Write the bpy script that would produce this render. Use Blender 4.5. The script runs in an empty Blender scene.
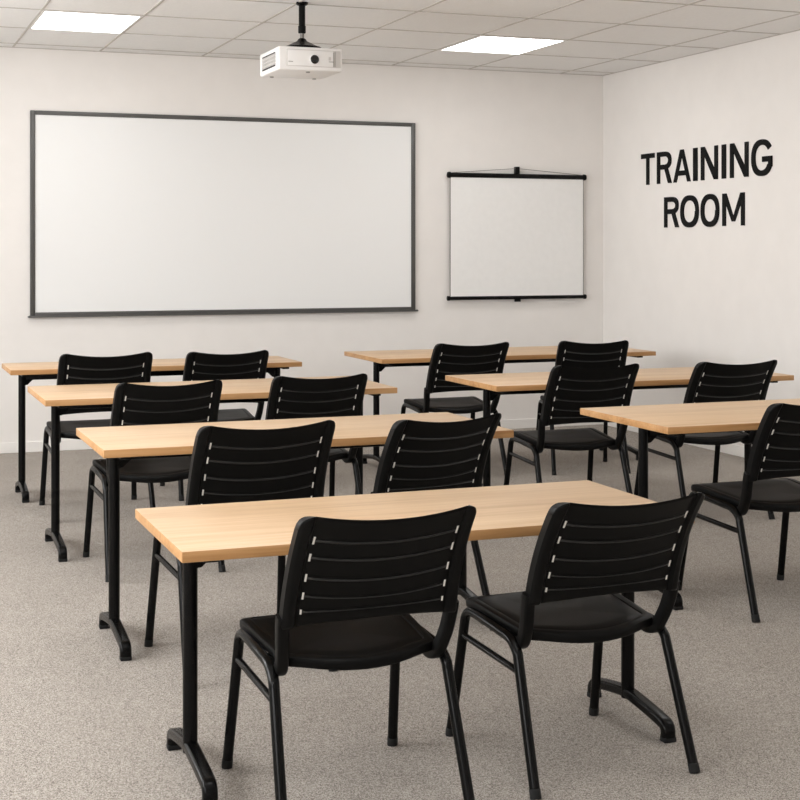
import bpy, bmesh, math, random
from mathutils import Vector, Matrix
random.seed(4)
S = bpy.context.scene
COL = S.collection
S.view_settings.view_transform = 'Standard'
S.view_settings.look = 'None'
S.view_settings.gamma = 1
S.view_settings.use_curve_mapping = False
S.view_settings.exposure = 0.68

# ------------------------------------------------------------------ materials
def lin(c):
    c = c / 255.0
    return c / 12.92 if c <= 0.04045 else ((c + 0.055) / 1.055) ** 2.4
def rgb(r, g, b): return (lin(r), lin(g), lin(b), 1)

def mat(name, col, rough=0.5, spec=0.5, metallic=0, coat=0):
    m = bpy.data.materials.new(name); m.use_nodes = True
    b = m.node_tree.nodes['Principled BSDF']
    b.inputs['Base Color'].default_value = col
    b.inputs['Roughness'].default_value = rough
    b.inputs['Specular IOR Level'].default_value = spec
    b.inputs['Metallic'].default_value = metallic
    b.inputs['Coat Weight'].default_value = coat
    return m

def noise_bump(m, scale, strength, dist=0.002, detail=3):
    nt = m.node_tree; b = nt.nodes['Principled BSDF']
    tc = nt.nodes.new('ShaderNodeTexCoord'); n = nt.nodes.new('ShaderNodeTexNoise')
    n.inputs['Scale'].default_value = scale; n.inputs['Detail'].default_value = detail
    bp = nt.nodes.new('ShaderNodeBump'); bp.inputs['Strength'].default_value = strength
    bp.inputs['Distance'].default_value = dist
    nt.links.new(tc.outputs['Object'], n.inputs['Vector'])
    nt.links.new(n.outputs['Fac'], bp.inputs['Height'])
    nt.links.new(bp.outputs['Normal'], b.inputs['Normal'])
    return m

def mottled(name, c1, c2, scale, rough, bump_scale, bump, spec=0.3):
    m = mat(name, c1, rough, spec)
    nt = m.node_tree; b = nt.nodes['Principled BSDF']
    tc = nt.nodes.new('ShaderNodeTexCoord'); n = nt.nodes.new('ShaderNodeTexNoise')
    n.inputs['Scale'].default_value = scale; n.inputs['Detail'].default_value = 4
    r = nt.nodes.new('ShaderNodeValToRGB')
    r.color_ramp.elements[0].position = .3; r.color_ramp.elements[0].color = c1
    r.color_ramp.elements[1].position = .7; r.color_ramp.elements[1].color = c2
    nt.links.new(tc.outputs['Object'], n.inputs['Vector'])
    nt.links.new(n.outputs['Fac'], r.inputs['Fac'])
    nt.links.new(r.outputs['Color'], b.inputs['Base Color'])
    return noise_bump(m, bump_scale, bump)

M_wall = mottled('wall_paint', rgb(235, 231, 227), rgb(238, 234, 230), 6, .85, 90, .12)
M_ceil = mottled('ceiling_tile', rgb(236, 235, 233), rgb(241, 240, 238), 60, .95, 160, .25)
M_grid = mat('ceiling_grid', rgb(190, 184, 177), .7)
M_base = mat('baseboard_paint', rgb(240, 237, 233), .5)
M_black = noise_bump(mat('black_plastic', (.0035, .0035, .0034, 1), .42, .12), 700, .06, .0006)
M_bead = mat('black_bead_catchlight', (.012, .012, .012, 1), .3, .75)  # lighter, glossier black: puts the catch-light lines of the slats into the colour
M_steel = mat('black_painted_steel', (.003, .003, .003, 1), .27, .16)
M_rubber = mat('black_rubber', (.008, .008, .008, 1), .7, .3)
M_pale = mat('slot_brightness', rgb(236, 232, 225), .5)  # pale colour for the brightness seen through the backrest slots
M_wb = mat('whiteboard_enamel', rgb(239, 239, 238), .32, .4)
M_frame = mat('dark_grey_aluminium', rgb(82, 81, 79), .4, .5, .2)
M_screen = mottled('screen_fabric', rgb(237, 236, 234), rgb(240, 239, 237), 20, .9, 300, .05)
M_edge = mat('screen_border', rgb(120, 115, 110), .8)
M_cord = mat('grey_cord', rgb(120, 112, 104), .8)
M_proj = mat('projector_white', rgb(240, 238, 236), .4, .4)
M_projg = mat('projector_light_grey', rgb(208, 204, 200), .5)
M_seam = mat('projector_seam', rgb(150, 146, 141), .6)
M_lens = mat('lens_glass', (.003, .003, .0035, 1), .08, .6)
M_neck = mat('grey_metal', rgb(130, 128, 125), .35, .5, .7)
M_letter = mat('black_vinyl', (.004, .004, .004, 1), .6, .12)

def carpet():
    m = mat('carpet', rgb(170, 161, 153), 1.0, .1)
    nt = m.node_tree; b = nt.nodes['Principled BSDF']; N = nt.nodes.new; L = nt.links.new
    tc = N('ShaderNodeTexCoord')
    def noise(sc, det, rough=.6):
        n = N('ShaderNodeTexNoise'); n.inputs['Scale'].default_value = sc
        n.inputs['Detail'].default_value = det; n.inputs['Roughness'].default_value = rough
        L(tc.outputs['Object'], n.inputs['Vector']); return n
    n1 = noise(300, 2, .6); n2 = noise(3.5, 4)
    vo = N('ShaderNodeTexVoronoi'); vo.inputs['Scale'].default_value = 380
    L(tc.outputs['Object'], vo.inputs['Vector'])
    sp = N('ShaderNodeSeparateColor'); L(vo.outputs['Color'], sp.inputs['Color'])
    av = N('ShaderNodeMath'); av.operation = 'MULTIPLY_ADD'; av.inputs[1].default_value = .45
    hv = N('ShaderNodeMath'); hv.operation = 'MULTIPLY'; hv.inputs[1].default_value = .55
    L(n1.outputs['Fac'], hv.inputs[0]); L(sp.outputs['Red'], av.inputs[0]); L(hv.outputs['Value'], av.inputs[2])
    r = N('ShaderNodeValToRGB'); e = r.color_ramp.elements
    e[0].position = .25; e[0].color = rgb(100, 93, 86)
    e[1].position = .75; e[1].color = rgb(206, 199, 190)
    k = e.new(.46); k.color = rgb(161, 153, 145)
    L(av.outputs['Value'], r.inputs['Fac'])
    mx = N('ShaderNodeMix'); mx.data_type = 'RGBA'; mx.blend_type = 'MULTIPLY'; mx.inputs['Factor'].default_value = 1
    r2 = N('ShaderNodeValToRGB'); q = r2.color_ramp.elements
    q[0].position = .3; q[0].color = (.93, .93, .93, 1); q[1].position = .7; q[1].color = (1, 1, 1, 1)
    L(n2.outputs['Fac'], r2.inputs['Fac'])
    L(r.outputs['Color'], mx.inputs['A']); L(r2.outputs['Color'], mx.inputs['B'])
    L(mx.outputs['Result'], b.inputs['Base Color'])
    bp = N('ShaderNodeBump'); bp.inputs['Strength'].default_value = .5; bp.inputs['Distance'].default_value = .004
    L(n1.outputs['Fac'], bp.inputs['Height']); L(bp.outputs['Normal'], b.inputs['Normal'])
    return m
M_carpet = carpet()

def wood(name, c1, c2, c3, bump=.04):
    m = mat(name, c1, .42, .35)
    nt = m.node_tree; b = nt.nodes['Principled BSDF']; N = nt.nodes.new; L = nt.links.new
    tc = N('ShaderNodeTexCoord'); oi = N('ShaderNodeObjectInfo')
    ad = N('ShaderNodeVectorMath'); ad.operation = 'ADD'
    sc = N('ShaderNodeVectorMath'); sc.operation = 'SCALE'; sc.inputs[0].default_value = (7, 3, 5)
    L(oi.outputs['Random'], sc.inputs['Scale'])
    L(tc.outputs['Object'], ad.inputs[0]); L(sc.outputs['Vector'], ad.inputs[1])
    def mp(s):
        k = N('ShaderNodeMapping'); k.inputs['Scale'].default_value = s; L(ad.outputs['Vector'], k.inputs['Vector']); return k
    n1 = N('ShaderNodeTexNoise'); n1.inputs['Scale'].default_value = 1; n1.inputs['Detail'].default_value = 5
    n1.inputs['Roughness'].default_value = .62; n1.inputs['Distortion'].default_value = .6
    L(mp((2.2, 42, 42)).outputs['Vector'], n1.inputs['Vector'])
    n2 = N('ShaderNodeTexNoise'); n2.inputs['Scale'].default_value = 1; n2.inputs['Detail'].default_value = 2
    L(mp((.5, 9, 9)).outputs['Vector'], n2.inputs['Vector'])
    mth = N('ShaderNodeMath'); mth.operation = 'MULTIPLY_ADD'; mth.inputs[1].default_value = .45
    L(n2.outputs['Fac'], mth.inputs[0])
    m2 = N('ShaderNodeMath'); m2.operation = 'MULTIPLY'; m2.inputs[1].default_value = .55
    L(n1.outputs['Fac'], m2.inputs[0]); L(m2.outputs['Value'], mth.inputs[2])
    r = N('ShaderNodeValToRGB'); e = r.color_ramp.elements
    e[0].position = .34; e[0].color = c1; e[1].position = .66; e[1].color = c3
    k = e.new(.5); k.color = c2
    L(mth.outputs['Value'], r.inputs['Fac']); L(r.outputs['Color'], b.inputs['Base Color'])
    bp = N('ShaderNodeBump'); bp.inputs['Strength'].default_value = bump; bp.inputs['Distance'].default_value = .001
    L(n1.outputs['Fac'], bp.inputs['Height']); L(bp.outputs['Normal'], b.inputs['Normal'])
    return m
M_wood = wood('maple_laminate', rgb(189, 155, 118), rgb(205, 173, 137), rgb(215, 186, 152))
M_band = wood('maple_edge_band', rgb(160, 114, 68), rgb(183, 138, 90), rgb(198, 156, 110))

# ------------------------------------------------------------------ mesh helpers
def mesh_obj(name, bm, material, parent=None, smooth=True, loc=None, angle=35):
    bmesh.ops.recalc_face_normals(bm, faces=bm.faces[:])
    me = bpy.data.meshes.new(name); bm.to_mesh(me); bm.free()
    mats = material if isinstance(material, (list, tuple)) else [material]
    for m in mats: me.materials.append(m)
    if smooth:
        me.set_sharp_from_angle(angle=math.radians(angle)) if hasattr(me, 'set_sharp_from_angle') else None
        for p in me.polygons: p.use_smooth = True
    o = bpy.data.objects.new(name, me); COL.objects.link(o)
    if parent: o.parent = parent
    if loc: o.location = loc
    return o

def box(bm, x0, x1, y0, y1, z0, z1, bev=0, seg=2):
    r = bmesh.ops.create_cube(bm, size=1)
    vs = r['verts']
    for v in vs:
        v.co = Vector(((x0 + x1) / 2 + v.co.x * (x1 - x0), (y0 + y1) / 2 + v.co.y * (y1 - y0), (z0 + z1) / 2 + v.co.z * (z1 - z0)))
    if bev:
        es = list({e for v in vs for e in v.link_edges})
        bmesh.ops.bevel(bm, geom=es, offset=bev, segments=seg, affect='EDGES', profile=.5)
    return bm

def smooth_path(pts, n=6):
    P = [Vector(p) for p in pts]
    if len(P) < 3: return P
    out = []
    for i in range(len(P) - 1):
        p0 = P[max(i - 1, 0)]; p1 = P[i]; p2 = P[i + 1]; p3 = P[min(i + 2, len(P) - 1)]
        if i == 0: p0 = p1 * 2 - p2
        if i == len(P) - 2: p3 = p2 * 2 - p1
        d1 = max((p1 - p0).length, 1e-6) ** .5; d2 = max((p2 - p1).length, 1e-6) ** .5; d3 = max((p3 - p2).length, 1e-6) ** .5
        m1 = (p1 - p0) / d1 - (p2 - p0) / (d1 + d2) + (p2 - p1) / d2
        m2 = (p2 - p1) / d2 - (p3 - p1) / (d2 + d3) + (p3 - p2) / d3
        m1 *= d2; m2 *= d2
        for k in range(n):
            t = k / n
            out.append(p1 * (2*t**3 - 3*t**2 + 1) + m1 * (t**3 - 2*t**2 + t) + p2 * (-2*t**3 + 3*t**2) + m2 * (t**3 - t**2))
    out.append(P[-1]); return out

def sweep(bm, path, section, up=Vector((1, 0, 0))):
    """sweep a closed 2-D section [(a, b)] along a path; a runs along 'up', b across it"""
    rings = []
    for i, p in enumerate(path):
        t = (path[min(i + 1, len(path) - 1)] - path[max(i - 1, 0)]).normalized()
        a = (up - t * up.dot(t)).normalized(); b = t.cross(a)
        sec = section(i / (len(path) - 1)) if callable(section) else section
        rings.append([bm.verts.new(p + a * s[0] + b * s[1]) for s in sec])
    for r0, r1 in zip(rings, rings[1:]):
        for k in range(len(r0)):
            bm.faces.new((r0[k], r0[(k + 1) % len(r0)], r1[(k + 1) % len(r0)], r1[k]))
    bm.faces.new(rings[0][::-1]); bm.faces.new(rings[-1])
    return bm

def circle(ra, rb=None, n=14):
    rb = rb or ra
    return [(ra * math.cos(2 * math.pi * k / n), rb * math.sin(2 * math.pi * k / n)) for k in range(n)]
def rrect(w, h, r, n=3):
    out = []
    for cx, cy, a0 in ((w/2 - r, h/2 - r, 0), (-w/2 + r, h/2 - r, 90), (-w/2 + r, -h/2 + r, 180), (w/2 - r, -h/2 + r, 270)):
        for k in range(n + 1):
            a = math.radians(a0 + 90 * k / n); out.append((cx + r * math.cos(a), cy + r * math.sin(a)))
    return out
def tube(bm, pts, r, n=6, up=Vector((1, 0, 0)), seg=14, rb=None):
    return sweep(bm, smooth_path(pts, n), circle(r, rb, seg), up)

def lathe(bm, prof, seg=24, axis='Z', center=(0, 0, 0)):
    rings = []
    for r, h in prof:
        ring = []
        for k in range(seg):
            a = 2 * math.pi * k / seg; c, s = r * math.cos(a), r * math.sin(a)
            v = {'Z': (c, s, h), 'Y': (c, h, s), 'X': (h, c, s)}[axis]
            ring.append(bm.verts.new(Vector(v) + Vector(center)))
        rings.append(ring)
    for r0, r1 in zip(rings, rings[1:]):
        for k in range(seg): bm.faces.new((r0[k], r0[(k + 1) % seg], r1[(k + 1) % seg], r1[k]))
    bm.faces.new(rings[0][::-1]); bm.faces.new(rings[-1])
    return bm

def poly_prism(bm, pts, f0, f1):
    """pts 2-D; f0/f1 map a 2-D point to 3-D on either side"""
    a = [bm.verts.new(f0(*p)) for p in pts]; b = [bm.verts.new(f1(*p)) for p in pts]
    n = len(pts)
    bm.faces.new(a); bm.faces.new(b[::-1])
    for k in range(n): bm.faces.new((a[k], b[k], b[(k + 1) % n], a[(k + 1) % n]))
    return bm

def NB(): return bmesh.new()
def thing(name, label, cat, loc=(0, 0, 0), rz=0, group=None):
    o = bpy.data.objects.new(name, None); COL.objects.link(o)
    o.empty_display_size = .1
    o.location = loc; o.rotation_euler = (0, 0, rz); o['label'] = label; o['category'] = cat
    if group: o['group'] = group
    return o
def struct(name, bm, m, smooth=False):
    o = mesh_obj(name, bm, m, None, smooth); o['kind'] = 'structure'; return o

# ------------------------------------------------------------------ room
XL, XR, YF, YB, ZC = -1.7, 5.77, -1.6, 10.532, 2.873
struct('floor', box(NB(), XL - .1, XR + .1, YF - .1, YB + .1, -.1, 0), M_carpet)
struct('ceiling', box(NB(), XL - .1, XR + .1, YF - .1, YB + .1, ZC, ZC + .1), M_ceil)
struct('wall_back', box(NB(), XL - .1, XR + .1, YB, YB + .1, 0, ZC), M_wall)
struct('wall_right', box(NB(), XR, XR + .1, YF, YB, 0, ZC), M_wall)
struct('wall_front', box(NB(), XL - .1, XR + .1, YF - .1, YF, 0, ZC), M_wall)
WINS = [(.2, 2.4), (3.4, 5.6), (6.6, 8.8)]     # windows of the left wall, out of the picture
WZ0, WZ1 = .95, 2.45
bm = NB()
ys = [YF] + [v for w in WINS for v in w] + [YB]
for k in range(0, len(ys), 2): box(bm, XL - .1, XL, ys[k], ys[k + 1], 0, ZC)
for a, b in WINS:
    box(bm, XL - .1, XL, a, b, 0, WZ0); box(bm, XL - .1, XL, a, b, WZ1, ZC)
struct('wall_left', bm, M_wall)
M_glass = bpy.data.materials.new('window_glass'); M_glass.use_nodes = True
nt = M_glass.node_tree; nt.nodes.clear()
g1 = nt.nodes.new('ShaderNodeBsdfTransparent'); g2 = nt.nodes.new('ShaderNodeBsdfGlossy'); g2.inputs['Roughness'].default_value = .02
gm = nt.nodes.new('ShaderNodeMixShader'); gm.inputs['Fac'].default_value = .05; go = nt.nodes.new('ShaderNodeOutputMaterial')
nt.links.new(g1.outputs[0], gm.inputs[1]); nt.links.new(g2.outputs[0], gm.inputs[2]); nt.links.new(gm.outputs[0], go.inputs[0])
M_wframe = mat('white_window_frame', rgb(238, 236, 233), .45)
for i, (a, b) in enumerate(WINS):
    bm = NB(); t = .05
    box(bm, XL - .09, XL - .02, a, a + t, WZ0, WZ1); box(bm, XL - .09, XL - .02, b - t, b, WZ0, WZ1)
    box(bm, XL - .09, XL - .02, a + t, b - t, WZ0, WZ0 + t); box(bm, XL - .09, XL - .02, a + t, b - t, WZ1 - t, WZ1)
    m_ = (a + b) / 2; box(bm, XL - .085, XL - .025, m_ - .03, m_ + .03, WZ0 + t, WZ1 - t)
    wf = struct('window_%d' % (i + 1), bm, M_wframe)
    mesh_obj('pane', box(NB(), XL - .058, XL - .054, a + t, b - t, WZ0 + t, WZ1 - t), M_glass, wf, False)
struct('baseboard_back', box(NB(), XL, XR, YB - .014, YB, 0, .075, .003), M_base)
struct('baseboard_right', box(NB(), XR - .014, XR, YF, YB - .014, 0, .075, .003), M_base)
struct('baseboard_left', box(NB(), XL, XL + .014, YF, YB - .014, 0, .075, .003), M_base)

# ceiling grid: bars between the tiles
GX = [-1.12, -.39, .33, 1.05, 1.66, 2.41, 3.17, 3.91, 4.56, 5.37]
GY = [-1.08, -.32, .44, 1.2, 1.96, 2.72, 3.48, 4.24, 5.0, 5.76, 6.53, 7.297, 8.078, 8.815, 9.585, 10.33]
GW = .0065
bm = NB()
for x in GX: box(bm, x - GW, x + GW, YF, YB, ZC - .004, ZC + .002)
for y in GY: box(bm, XL, XR, y - GW, y + GW, ZC - .0036, ZC + .002)
for a in ((XL, XR, YB - .012, YB), (XR - .012, XR, YF, YB), (XL, XL + .012, YF, YB)):
    box(bm, *a, ZC - .0042, ZC + .002)
struct('trim_1', bm, M_grid)

# ceiling lights
LAMP = 5.4
M_lamp = bpy.data.materials.new('lamp_diffuser'); M_lamp.use_nodes = True
nt = M_lamp.node_tree; nt.nodes.clear()
em = nt.nodes.new('ShaderNodeEmission'); ou = nt.nodes.new('ShaderNodeOutputMaterial')
em.inputs['Color'].default_value = (1, 1, .995, 1); em.inputs['Strength'].default_value = LAMP
nt.links.new(em.outputs[0], ou.inputs[0])
M_lframe = mat('lamp_frame', rgb(225, 222, 218), .5)
def ceiling_light(x0, x1, y0, y1, label):
    cx, cy = (x0 + x1) / 2, (y0 + y1) / 2; hx, hy = (x1 - x0) / 2 - GW, (y1 - y0) / 2 - GW
    t = thing('ceiling_light', label, 'light', (cx, cy, ZC), 0, 'square light panels in the ceiling')
    bm = NB(); f = .014; z0, z1 = -.0075, 0
    box(bm, -hx, -hx + f, -hy, hy, z0, z1); box(bm, hx - f, hx, -hy, hy, z0, z1)
    box(bm, -hx + f, hx - f, -hy, -hy + f, z0, z1); box(bm, -hx + f, hx - f, hy - f, hy, z0, z1)
    mesh_obj('frame', bm, M_lframe, t, False)
    mesh_obj('diffuser', box(NB(), -hx + f, hx - f, -hy + f, hy - f, -.0055, -.001), M_lamp, t, False)
for yi in (13, 9, 5):
    for xi in (3, 7):
        side = 'left' if xi == 3 else 'right'
        if yi == 13:
            lb = ('glowing white ceiling light panel above the big whiteboard, on the left' if xi == 3 else
                  'glowing white ceiling light panel to the right of the projector')
        else:
            n = {9: 'second', 5: 'third'}[yi]  # these nearer panels are unseen, added to light the room
            lb = 'added white ceiling light panel out of view, %s from the back wall in the %s row' % (n, side)
        ceiling_light(GX[xi], GX[xi + 1], GY[yi], GY[yi + 1], lb)

# ------------------------------------------------------------------ whiteboard
t = thing('whiteboard', 'large wide whiteboard with dark grey frame on the back wall', 'whiteboard', (2.636, YB, .962))
W2, H = 1.467, 1.466
mesh_obj('writing_surface', box(NB(), -W2 + .02, W2 - .02, -.016, -.002, .02, H - .02), M_wb, t, False)
fr = .034
for x in (-W2, W2 - fr): mesh_obj('side_rail', box(NB(), x, x + fr, -.026, 0, .004, H, .004), M_frame, t)
mesh_obj('top_rail', box(NB(), -W2 + fr, W2 - fr, -.026, 0, H - .030, H, .004), M_frame, t)
bm = NB()
box(bm, -W2 + fr, W2 - fr, -.026, 0, .006, .030, .003)
mesh_obj('bottom_rail', bm, M_frame, t)
bm = NB()
box(bm, -W2 - .016, W2 + .016, -.046, 0, -.006, .005, .003); box(bm, -W2 - .012, W2 + .012, -.046, -.041, .003, .009, .002)
mesh_obj('pen_tray', bm, M_frame, t)

# ------------------------------------------------------------------ projection screen
X0, X1 = 4.372, 5.578
cx = (X0 + X1) / 2
t = thing('projection_screen', 'small portable projection screen with black rods hung on the back wall', 'screen', (cx, YB, 1.055))
hw = (X1 - X0) / 2
top = .972; r = .019
bm = lathe(NB(), [(r * .96, -hw + .015), (r, -hw + .018), (r, hw - .018), (r * .96, hw - .015)], 20, 'X', (0, -.045, top))
mesh_obj('roller_tube', bm, M_steel, t)
for s in (-1, 1):
    bm = lathe(NB(), [(.016, s * (hw + .008)), (.022, s * (hw + .006)), (.0245, s * (hw - .004)), (.0245, s * (hw - .016))], 20, 'X', (0, -.045, top))
    mesh_obj('end_cap', bm, M_black, t)
bm = NB(); sw = hw - .012
box(bm, -sw + .004, sw - .004, -.047, -.044, .008, top - .015)
fab = mesh_obj('screen_fabric', bm, M_screen, t, False)
for s in (-1, 1):
    mesh_obj('fabric_border', box(NB(), min(s * sw, s * (sw - .006)), max(s * sw, s * (sw - .006)), -.0475, -.0435, .008, top - .015), M_edge, fab, False)
bm = lathe(NB(), [(.012, -hw + .004), (.0145, -hw + .006), (.0145, hw - .006), (.012, hw - .004)], 16, 'X', (0, -.045, .0))
mesh_obj('bottom_bar', bm, M_steel, t)
for s in (-1, 1):
    bm = lathe(NB(), [(.012, s * (hw + .010)), (.0185, s * (hw + .008)), (.0185, s * (hw - .010))], 16, 'X', (0, -.045, 0))
    mesh_obj('end_cap', bm, M_black, t)
bm = box(NB(), -.028, .022, -.055, -.035, -.034, -.012, .004)
mesh_obj('pull_handle', bm, M_black, t)
bm = NB(); tube(bm, [(-hw + .03, -.045, top + .018), (0, -.03, top + .062), (hw - .03, -.045, top + .018)], .0022, 1, Vector((0, 1, 0)), 6)
mesh_obj('hanging_cord', bm, M_cord, t)
bm = box(NB(), -.016, .016, -.05, 0, top + .018, top + .076, .004)
box(bm, -.008, .008, -.052, -.049, top + .035, top + .06)
mesh_obj('wall_hook', bm, M_neck and M_steel, t)

# ------------------------------------------------------------------ lettering on the right wall
def ring(cx, cy, rx, ry, th, a0=0, a1=360, n=36, e=2.35):
    out, inn = [], []
    for k in range(n + 1):
        a = math.radians(a0 + (a1 - a0) * k / n); c, s = math.cos(a), math.sin(a)
        f = lambda v, p: math.copysign(abs(v) ** (2 / p), v)
        out.append((cx + rx * f(c, e), cy + ry * f(s, e)))
        inn.append((cx + (rx - th) * f(c, e), cy + (ry - th * .92) * f(s, e)))
    return out, inn
def letter(parent, ch, ya, yb, z0, z1, px, pz):
    """ya: the left edge (far end, larger Y); yb: the right edge"""
    bm = NB(); w = ya - yb; h = z1 - z0; T = .042; th = min(T, w)
    f0 = lambda u, v: Vector((XR - .0005 - px, ya - u - 0.0, z0 + v)) - Vector((0, 0, 0))
    f1 = lambda u, v: Vector((XR - .008 - px, ya - u, z0 + v))
    cnt = [0]
    def P(pts):
        cnt[0] += 1; d = Vector((-.00012 * cnt[0], 0, 0))
        poly_prism(bm, pts, f0, lambda u, v: f1(u, v) + d)
    def strip(o, i):
        for k in range(len(o) - 1): P([o[k], o[k + 1], i[k + 1], i[k]])
    hb = .037
    if ch == 'T': P([(0, h - hb), (w, h - hb), (w, h), (0, h)]); P([(w/2 - T/2, 0), (w/2 + T/2, 0), (w/2 + T/2, h), (w/2 - T/2, h)])
    elif ch == 'I': P([(0, 0), (w, 0), (w, h), (0, h)])
    elif ch == 'N':
        P([(0, 0), (T, 0), (T, h), (0, h)]); P([(w - T, 0), (w, 0), (w, h), (w - T, h)])
        P([(T * .55, h), (0.0, h), (w - T * 1.12, 0), (w, 0), (w, .02), (T * 1.12, h)][1:])
    elif ch == 'M':
        P([(0, 0), (T, 0), (T, h), (0, h)]); P([(w - T, 0), (w, 0), (w, h), (w - T, h)])
        P([(0, h), (w/2 - T*.42, .03), (w/2 + T*.42, .03), (T * 1.15, h)])
        P([(w, h), (w - T * 1.15, h), (w/2 - T*.42, .03), (w/2 + T*.42, .03)])
    elif ch == 'A':
        P([(0, 0), (T, 0), (w/2 + T*.45, h), (w/2 - T*.55, h)]); P([(w - T, 0), (w, 0), (w/2 + T*.55, h), (w/2 - T*.45, h)])
        P([(w*.2, h*.2), (w*.8, h*.2), (w*.75, h*.2 + hb), (w*.25, h*.2 + hb)])
    elif ch == 'R':
        P([(0, 0), (T, 0), (T, h), (0, h)])
        bh = h * .56; ry = bh / 2; rx = w * .46; cy = h - ry; cxx = w - rx - .006
        o, i = ring(cxx, cy, rx, ry, T * .95, -90, 90, 20)
        strip(o, i)
        P([(T * .5, h - hb), (cxx, h - hb), (cxx, h), (T * .5, h)]); P([(T * .5, h - bh), (cxx, h - bh), (cxx, h - bh + hb), (T * .5, h - bh + hb)])
        P([(w - T * 1.08, 0), (w, 0), (w * .66 + T*.2, h - bh + hb*.6), (w * .66 - T * .85, h - bh + hb*.6)])
    elif ch == 'O':
        o, i = ring(w/2, h/2, w/2, h/2 + .004, T); strip(o, i)
    elif ch == 'G':
        o, i = ring(w/2, h/2, w/2, h/2 + .004, T, 32, 332, 40); strip(o, i)
        P([(w - T, h*.14), (w - .004, h*.24), (w - .004, h*.53), (w - T, h*.53)])
        P([(w*.54, h*.53 - hb), (w - .004, h*.53 - hb), (w - .004, h*.53), (w*.54, h*.53)])
    for v in bm.verts: v.co -= parent.location
    return mesh_obj('letter', bm, M_letter, parent, False)
t = thing('wall_lettering', 'bold black capital letters TRAINING, upper word on the right wall', 'lettering', (XR, 9.04, 1.94))
for ch, a, b in (('T', 9.906, 9.708), ('R', 9.668, 9.457), ('A', 9.431, 9.195), ('I', 9.157, 9.102), ('N', 9.054, 8.836),
                 ('I', 8.784, 8.733), ('N', 8.68, 8.459), ('G', 8.419, 8.178)):
    letter(t, ch, a, b, 1.942, 2.184, 0, 0)
t = thing('wall_lettering', 'bold black capital letters ROOM, lower word on the right wall', 'lettering', (XR, 9.03, 1.605))
for ch, a, b in (('R', 9.563, 9.355), ('O', 9.33, 9.085), ('O', 9.054, 8.818), ('M', 8.776, 8.504)):
    letter(t, ch, a, b, 1.606, 1.836, 0, 0)

# ------------------------------------------------------------------ projector and its mount
PX, PY = 2.43, 8.034
t = thing('projector_mount', 'black pole mount hanging from the ceiling, carrying the projector', 'mount', (PX, PY, ZC))
mesh_obj('ceiling_plate', lathe(NB(), [(.035, 0), (.035, -.010), (.031, -.015), (.021, -.020)], 24), M_steel, t)
mesh_obj('pole', lathe(NB(), [(.019, -.018), (.019, -.135), (.0225, -.137), (.0225, -.176), (.019, -.180)], 20), M_steel, t)
mesh_obj('neck', lathe(NB(), [(.0125, -.178), (.0125, -.214)], 16), M_neck, t)
bm = lathe(NB(), [(.014, -.208), (.022, -.213), (.030, -.226), (.060, -.240), (.092, -.256), (.112, -.262), (.114, -.2755)], 28)
mesh_obj('mounting_dish', bm, M_steel, t)
for s in (-1, 1):
    mesh_obj('bracket_arm', box(NB(), min(s*.07, s*.125), max(s*.07, s*.125), -.014, .014, -.2755, -.262, .003), M_steel, t)

bx0, bx1, by0, by1, bz0, bz1 = 2.252, 2.634, 7.90, 8.31, 2.4625, 2.597
cx, cy = (bx0 + bx1) / 2, (by0 + by1) / 2
t = thing('projector', 'white ceiling projector with round black lens', 'projector', (cx, cy, bz0))
hx, hy, h = (bx1 - bx0) / 2, (by1 - by0) / 2, bz1 - bz0
mesh_obj('body', box(NB(), -hx, hx, -hy, hy, 0, h, .011, 3), M_proj, t)
mesh_obj('front_panel', box(NB(), -hx + .045, hx - .012, -hy - .0025, -hy + .004, .022, h - .016, .002), M_projg, t)
mesh_obj('lens_panel', box(NB(), -hx + .052, hx - .058, -hy - .005, -hy, .026, h - .02, .002), M_proj, t)
lx = 2.462 - cx; lz = 2.526 - bz0
mesh_obj('lens_ring', lathe(NB(), [(.030, -hy + .002), (.031, -hy - .012), (.027, -hy - .015), (.025, -hy - .012)], 28, 'Y', (lx, 0, lz)), M_proj, t)
mesh_obj('lens', lathe(NB(), [(.0255, -hy + .002), (.0255, -hy - .0125), (.018, -hy - .0165), (.006, -hy - .018)], 28, 'Y', (lx, 0, lz)), M_lens, t)
for q in ((hx - .085, hx - .055, -hy - .007, -hy - .004, .052, .056), (hx - .058, hx - .055, -hy - .007, -hy - .004, .026, h - .026),
          (-hx + .055, -hx + .083, -hy - .0065, -hy - .004, .045, .049), (hx - .048, hx - .046, -hy - .005, -hy - .002, .026, h - .02)):
    mesh_obj('trim_line', box(NB(), *q), M_seam, t, False)
mesh_obj('button', box(NB(), hx - .087, hx - .072, -hy - .008, -hy - .004, .062, .082, .002), M_projg, t)
# side grille
gy0, gy1, gz0, gz1 = -hy + .07, hy - .06, .026, h - .026
mesh_obj('side_vent', box(NB(), -hx - .001, -hx + .003, gy0, gy1, gz0, gz1), mat('vent_dark', rgb(40, 39, 38), .7), t, False)
bm = NB()
for k in range(11):
    y = gy0 + .012 + (gy1 - gy0 - .024) * k / 10; box(bm, -hx - .0035, -hx + .001, y - .0065, y + .0065, gz0 + .009, gz1 - .009)
for k in range(3):
    z = gz0 + (gz1 - gz0) * (k + 1) / 4; box(bm, -hx - .004, -hx + .001, gy0, gy1, z - .002, z + .002)
mesh_obj('vent_slats', bm, M_projg, t, False)
for x, y in ((-hx + .06, hy - .05), (hx - .06, hy - .05), (0, -hy + .06)):
    mesh_obj('foot', lathe(NB(), [(.012, .002), (.012, -.005), (.010, -.006)], 14, 'Z', (x, y, 0)), M_seam, t)

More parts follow.
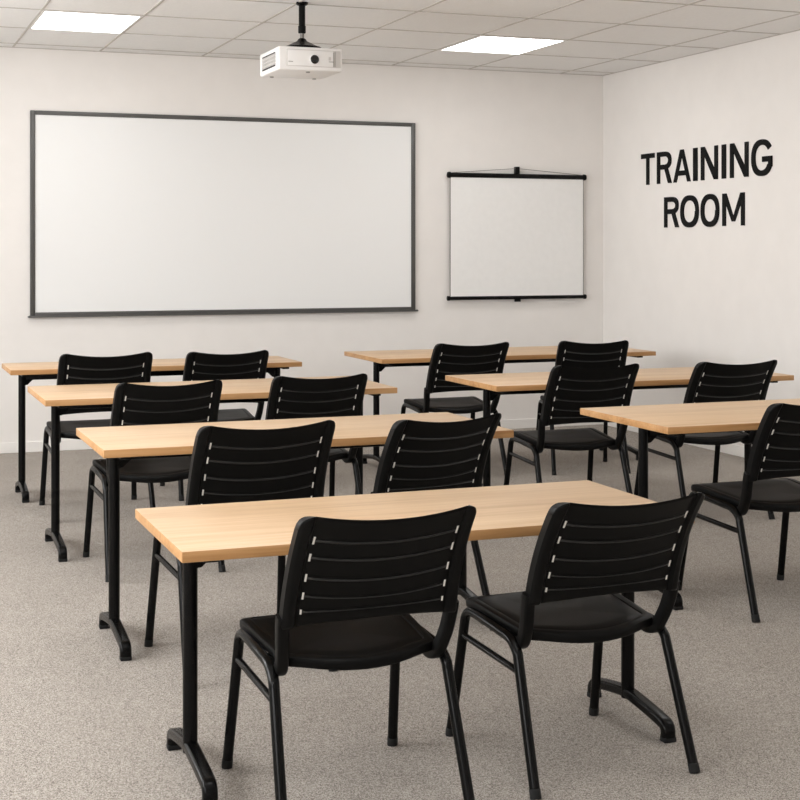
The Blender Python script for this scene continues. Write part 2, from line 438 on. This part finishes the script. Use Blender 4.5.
# ------------------------------------------------------------------ tables
def make_table(X, Y, W, D, h, label, inset=.087):
    t = thing('training_table', label, 'table', (X, Y, 0), 0, 'training tables')
    th = .0285
    bm = box(NB(), 0, W, 0, D, h - th, h, .0018, 2)
    for f in bm.faces:
        f.normal_update(); f.material_index = 0 if abs(f.normal.z) > .8 else 1
    mesh_obj('tabletop', bm, [M_wood, M_band], t)
    ym = .46 * D; zt = h - th
    lx = .087
    for k, x in enumerate((lx, W - inset)):
        sgn = 1 if k == 0 else -1
        leg = mesh_obj('leg', lathe(NB(), [(.0205, .062), (.0205, zt - .02), (.0205, zt - .012)], 20, 'Z', (x, ym, 0)), M_steel, t)
        # foot: an arched bar with two drop ends
        yn, yf = .10 * D, .79 * D
        path = [Vector((x, yn, .014)), Vector((x, yn + .001, .034)), Vector((x, yn + .009, .046)), Vector((x, yn + .03, .052)), Vector((x, ym - .06, .073)), Vector((x, ym, .078)),
                Vector((x, ym + .06, .073)), Vector((x, yf - .03, .053)), Vector((x, yf - .012, .047)), Vector((x, yf - .001, .034)), Vector((x, yf, .014))]
        bm = sweep(NB(), smooth_path(path, 4), rrect(.040, .031, .009), Vector((1, 0, 0)))
        ft = mesh_obj('foot', bm, M_steel, t)
        for y in (yn, yf):
            mesh_obj('foot_pad', box(NB(), x - .0198, x + .0198, y - .0155, y + .0155, 0, .016, .003), M_rubber, ft)
        # support arm under the top and gusset
        arm = NB()
        box(arm, x - .02, x + .02, .05 * D + .02, D - .05 * D - .02, zt - .016, zt - .0005, .003)
        mesh_obj('support_arm', arm, M_steel, t)
        g = NB()
        pr = [(x, zt - .016), (x + sgn * .115, zt - .016), (x + sgn * .115, zt - .026), (x + sgn * .075, zt - .036), (x + sgn * .03, zt - .078), (x, zt - .082)]
        poly_prism(g, pr, lambda a, b: Vector((a, ym - .012, b)), lambda a, b: Vector((a, ym + .012, b)))
        mesh_obj('gusset', g, M_steel, t, False)
    mesh_obj('crossbeam', box(NB(), lx + .02, W - inset - .02, ym - .018, ym + .018, zt - .050, zt - .014, .004), M_steel, t)
    return t
make_table(.826, 8.384, 1.711, .541, .759, 'wooden-topped table in the left row, backmost, under the big whiteboard')
make_table(.814, 6.713, 1.711, .722, .754, 'wooden-topped table in the left row, second from the back wall')
make_table(.804, 5.012, 1.557, .663, .749, 'wooden-topped table in the left row, just behind the nearest table')
make_table(.776, 3.611, 1.503, .653, .675, 'nearest wooden-topped table with black legs, lower centre, two chairs before it', .050)
make_table(3.119, 8.573, 1.985, .75, .746, 'wooden-topped table in the right row, backmost, below the projection screen')
make_table(3.068, 6.721, 1.812, .685, .742, 'wooden-topped table in the right row, middle of its three tables')
make_table(2.994, 4.938, 1.70, .737, .741, 'wooden-topped table in the right row, nearest, running out of the right edge')

# ------------------------------------------------------------------ chairs
ZS, ZT = .528, .857
def edge_y(z):
    q = (z - ZS) / (ZT - ZS)
    return -.233 - .060 * q - .102 * q * q
def half_w(z):
    q = (z - ZS) / (ZT - ZS)
    return .242 - .004 * q
GROOVES = [.790, .740, .681, .628, .576]
def shell_pt(x_u, z_e, off):
    """x_u in -1..1, z_e the height of this line at the edge, off = outwards (backwards) offset"""
    q = (z_e - ZS) / (ZT - ZS)
    f = min(1, q / .32); dip = (.026 * f - .012 * (1 - f)) * (1 - x_u * x_u)
    z = z_e - dip
    w = half_w(z_e)
    y = edge_y(z_e) - .018 * (1 - abs(x_u) ** 2.2)
    return Vector((w * x_u, y - off, z))

def make_backrest(parent):
    bm = NB()
    W = .24
    us = [0, .12, .24, .36, .48, .58, .66, .72, .75, .79, .80, .83, .845, .852, .86, .872, .885, .90, .93, .955, .975, .99, 1.0]
    us = [-u for u in us[:0:-1]] + us
    zs = [ZS, ZS + .002, ZS + .008, ZS + .02]
    for g in sorted(GROOVES): zs += [g - .02, g - .009, g - .0046, g - .003, g - .0012, g + .0006, g + .0022, g + .0042, g + .0062, g + .011]
    zs += [.80, .815, .825, .833, .839, .844, .848, .8503, ZT]
    zs = sorted(set(zs))
    R = .040
    def border(u):
        a = abs(u)
        if a <= .80: return 0
        if a <= .845: return -.0015 * (a - .80) / .045
        if a <= .885: return -.0015 + .0125 * ((a - .845) / .04) ** .7
        return .011 - .007 * max(0, (a - .95) / .05) ** 2
    def slat(u, z):
        # a fine moulded bead with a groove above it closes every slat
        a = abs(u); fade = 1 if a < .75 else max(0, (.79 - a) / .04)
        o = 0
        for g in GROOVES:
            d = z - g
            if abs(d + .0012) < .0034: o += .0034 * (1 - ((d + .0012) / .0034) ** 2)
            elif .0022 <= d < .0062: o -= .002 * (1 - ((d - .0042) / .002) ** 2)
        return fade * o
    def tuck(z):  # rounding at upper and lower edges
        d = min(z - ZS, ZT - z)
        return .005 * max(0, 1 - d / .009) ** 2
    outer, inner = [], []
    for z in zs:
        ro, ri = [], []
        for u in us:
            x = abs(u) * W; ov = x - (W - R)
            zz = z
            if ov > 0:  # rounded top corners
                cap = ZT - (R - math.sqrt(max(0, R * R - ov * ov)))
                zmax = cap
                k = (z - ZS) / (ZT - ZS)
                zz = z if z < ZT - .09 else (ZT - .09) + (z - (ZT - .09)) * (zmax - (ZT - .09)) / .09
            o = border(u) + slat(u, z) - tuck(z)
            thick = .010 if abs(u) < .86 else .010 + .022 * min(1, (abs(u) - .86) / .08) ** 1
            th2 = thick if abs(u) < .985 else thick * (.9 if abs(u) < .995 else .8)
            ro.append(bm.verts.new(shell_pt(u, zz, o)))
            ri.append(bm.verts.new(shell_pt(u, zz, -th2 + tuck(z))))
        outer.append(ro); inner.append(ri)
    n = len(us)
    for j, (a, b) in enumerate(zip(outer, outer[1:])):
        zm = (zs[j] + zs[j + 1]) / 2
        bead = any(-.0046 < zm - g < .0022 for g in GROOVES)
        for k in range(n - 1):
            f_ = bm.faces.new((a[k], a[k + 1], b[k + 1], b[k]))
            if bead and abs(us[k] + us[k + 1]) / 2 < .78: f_.material_index = 1
    for a, b in zip(inner, inner[1:]):
        for k in range(n - 1): bm.faces.new((a[k + 1], a[k], b[k], b[k + 1]))
    for a, b in ((outer[0], inner[0]), (inner[-1], outer[-1])):
        for k in range(n - 1): bm.faces.new((b[k], b[k + 1], a[k + 1], a[k]))
    for j in range(len(zs) - 1):
        bm.faces.new((outer[j][0], outer[j + 1][0], inner[j + 1][0], inner[j][0]))
        bm.faces.new((outer[j + 1][-1], outer[j][-1], inner[j][-1], inner[j + 1][-1]))
    back = mesh_obj('backrest', bm, [M_black, M_bead], parent, True, angle=28)
    for s in (-1, 1):
        for i, g in enumerate(GROOVES):
            sb = NB(); u = s * .808; ln = .0105 if i < 4 else .0075
            P = [shell_pt(u, g - ln + 2 * ln * k / 3, -.001) for k in range(4)]
            sweep(sb, P, rrect(.0056, .005, .0015, 2), Vector((1, 0, 0)))
            mesh_obj('slot', sb, M_pale, back)  # solid insert, the bright look of an open slot put into its colour
    return back

def make_seat(parent):
    # outline with rounded front corners and a bowed rear edge
    out = []
    fw, rw, yf_, yr = .236, .216, .213, -.150
    def arc(cx, cy, r, a0, a1, n):
        for k in range(n + 1):
            a = math.radians(a0 + (a1 - a0) * k / n); out.append((cx + r * math.cos(a), cy + r * math.sin(a)))
    for k in range(1, 12):
        s = 1 - 2 * k / 12; out.append((s * (fw - .045), yf_ - .008 * s * s + .002))
    arc(-fw + .045, yf_ - .051, .045, 90, 180, 6)
    for k in range(1, 8):
        q = k / 8; out.append((-fw + (fw - rw) * q, (yf_ - .051) * (1 - q) + (yr + .02) * q))
    arc(-rw + .025, yr + .015, .025, 180, 245, 4)
    for k in range(1, 12):
        s = -1 + 2 * k / 12; out.append((s * (rw - .033), yr - .012 - .052 * (1 - s * s)))
    arc(rw - .025, yr + .015, .025, 295, 360, 4)
    for k in range(1, 8):
        q = 1 - k / 8; out.append((fw - (fw - rw) * q, (yf_ - .051) * (1 - q) + (yr + .02) * q))
    arc(fw - .045, yf_ - .051, .045, 0, 90, 6)
    bm = NB(); C = Vector((0, .02))
    def zf(x, y, r):
        z = .432 + .032 * (y + .2) / .4
        z -= .013 * (1 - r ** 2.2) * (1 if y < .1 else max(0, 1 - (y - .1) / .11))
        if y > .12: z -= 2.2 * (y - .12) ** 2
        if y < -.12: z -= 1.2 * (y + .12) ** 2
        return z
    spec = [(1.0, -.028), (1.012, -.024), (1.016, -.010), (1.008, -.003), (.985, 0.0), (.94, .001), (.905, .001), (.893, -.002), (.88, 0), (.7, 0), (.45, 0), (.2, 0)]
    rings = []
    for sc, dz in spec:
        rings.append([bm.verts.new((C.x + (x - C.x) * sc, C.y + (y - C.y) * sc, zf(C.x + (x - C.x) * sc, C.y + (y - C.y) * sc, min(sc, 1)) + dz)) for x, y in out])
    low = [[bm.verts.new((C.x + (x - C.x) * sc, C.y + (y - C.y) * sc, zf(C.x + (x - C.x) * sc, C.y + (y - C.y) * sc, sc) + dz)) for x, y in out] for sc, dz in ((.95, -.024), (.9, -.014), (.5, -.014), (.2, -.014))]
    n = len(out)
    chain = low[::-1] + rings
    for a, b in zip(chain, chain[1:]):
        for k in range(n): bm.faces.new((a[k], a[(k + 1) % n], b[(k + 1) % n], b[k]))
    bm.faces.new(chain[0]); bm.faces.new(chain[-1][::-1])
    return mesh_obj('seat', bm, M_black, parent, True, angle=40)

def make_chair():
    t = thing('stacking_chair', 'x', 'chair', (0, 0, 0), 0, 'black stacking chairs')
    make_seat(t); make_backrest(t)
    R = .0148
    for s in (-1, 1):
        X = lambda x: s * x
        # upright joining seat and backrest
        path = [Vector((X(.214), -.085, .402)), Vector((X(.216), -.125, .394)), Vector((X(.220), -.158, .403)), Vector((X(.223), -.178, .430)), Vector((X(.229), -.2, .475)), Vector((X(.234), -.217, .53)), Vector((X(.235), -.226, .56))]
        bm = sweep(NB(), smooth_path(path, 5), rrect(.032, .036, .008), Vector((1, 0, 0)))
        mesh_obj('back_post', bm, M_black, t)
        ff, fb = Vector((X(.253), .256, .0)), Vector((X(.238), .186, .372))
        rf, rb = Vector((X(.256), -.304, .0)), Vector((X(.243), -.176, .360))
        lf = mesh_obj('leg', tube(NB(), [ff, ff.lerp(fb, .5), fb], R, 3), M_steel, t)
        lr = mesh_obj('leg', tube(NB(), [rf, rf.lerp(rb, .5), rb], R, 3), M_steel, t)
        d1 = (fb - ff).normalized(); d2 = (rb - rf).normalized()
        rail = [fb - d1 * .004, fb + d1 * .018, Vector((X(.2365), .170, .4085)), Vector((X(.236), .148, .4195)), Vector((X(.2365), .10, .4205)), Vector((X(.238), -.06, .411)), Vector((X(.2395), -.115, .4065)), Vector((X(.241), -.142, .397)), Vector((X(.2425), -.160, .382)) , rb - d2 * .004]
        rail[-2] = rb + d2 * .014
        mesh_obj('side_rail', tube(NB(), rail, R, 6), M_steel, t)
        a = ff.lerp(fb, .905); b = rf.lerp(rb, .90)
        if s < 0: mesh_obj('stretcher', tube(NB(), [a, b], .0102, 1, Vector((0, 0, 1)), 12), M_steel, t)
        for lg, p, d in ((lf, ff, d1), (lr, rf, d2)):
            q = p + d * .028
            mesh_obj('foot_cap', sweep(NB(), [p, p + d * .003, q - d * .002, q], lambda f: circle(R + .0010 if 0.01 < f < .99 else R + .0005), Vector((1, 0, 0))), M_rubber, lg)
    for y, z in ((.12, .412), (-.06, .409)):
        mesh_obj('seat_support', tube(NB(), [(-.236, y, z), (.236, y, z)], .0095, 1, Vector((0, 0, 1)), 12), M_steel, t)
    return t
def children(o): return [c for c in COL.objects if c.parent == o]
def copy_tree(o, parent=None):
    c = o.copy(); COL.objects.link(c)
    if parent: c.parent = parent
    for ch in children(o): copy_tree(ch, c)
    return c
CH = [
 (1.221, 3.680, 1.0, .977, .946, 'black plastic chair at the nearest table, left of the front pair'),
 (1.907, 3.714, 2.1, .966, .928, 'black plastic chair at the nearest table, right of the front pair'),
 (3.520, 5.040, 0.1, 1.019, 1.005, 'black plastic chair cut off by the right edge of the photo'),
 (3.547, 6.883, -2.7, 1.007, 1.010, 'black plastic chair at the middle right-row table, left one, whole back and seat visible'),
 (4.328, 6.814, -.7, 1.009, 1.012, 'black plastic chair at the middle right-row table, right one, half behind the nearest right-row table'),
 (3.613, 8.648, -.7, 1.043, 1.013, 'black plastic chair at the backmost right-row table, left one below the projection screen'),
 (4.478, 8.490, -13, .955, 1.016, 'black plastic chair at the backmost right-row table, right one near the room corner'),
 (1.249, 8.061, -.1, 1.025, 1.054, 'black plastic chair at the backmost left-row table, left one, leftmost chair of all'),
 (2.012, 8.483, 0, 1.009, 1.011, 'black plastic chair at the backmost left-row table, right one below the whiteboard'),
 (1.275, 6.603, 2.0, .989, 1.022, 'black plastic chair at the second left-row table from the back, left one'),
 (2.094, 6.973, -.2, .993, .991, 'black plastic chair at the second left-row table from the back, right one'),
 (1.263, 4.985, 2.7, .994, 1.024, 'black plastic chair facing the table behind the nearest one, left of the pair'),
 (1.961, 5.221, 11.6, .970, .981, 'black plastic chair facing the table behind the nearest one, right of the pair'),
]
proto = make_chair()
for i, (x, y, a, s, sz, lb) in enumerate(CH):
    o = proto if i == 0 else copy_tree(proto)
    o.location = (x, y, 0); o.rotation_euler = (0, 0, math.radians(a)); o.scale = (s, s, sz); o['label'] = lb

# ------------------------------------------------------------------ daylight through the windows
for i, (a, b) in enumerate(WINS):
    ld = bpy.data.lights.new('window_daylight', 'AREA'); ld.shape = 'RECTANGLE'
    ld.size = b - a + .3; ld.size_y = WZ1 - WZ0 + .3; ld.energy = (95, 115, 105)[i]; ld.color = (1, 1, 1)
    lo = bpy.data.objects.new('window_daylight', ld); COL.objects.link(lo)
    lo.location = (XL - .35, (a + b) / 2, (WZ0 + WZ1) / 2); lo.rotation_euler = (0, math.radians(-90), 0)
    ld.size, ld.size_y = ld.size_y, ld.size
w = bpy.data.worlds.new('sky'); S.world = w; w.use_nodes = True
w.node_tree.nodes['Background'].inputs['Color'].default_value = (.95, .97, 1, 1)
w.node_tree.nodes['Background'].inputs['Strength'].default_value = 1.0

# ------------------------------------------------------------------ camera: level, shifted lens
cam = bpy.data.cameras.new('camera'); co = bpy.data.objects.new('camera', cam); COL.objects.link(co)
cam.sensor_width = 36; cam.lens = 1443.7 / 800 * 36
cam.shift_x = 0; cam.shift_y = -(400 - 249.3) / 800
co.location = (0, 0, 1.441); co.rotation_euler = (math.radians(90), 0, -math.radians(20.712))
cam.clip_start = .05
S.camera = co
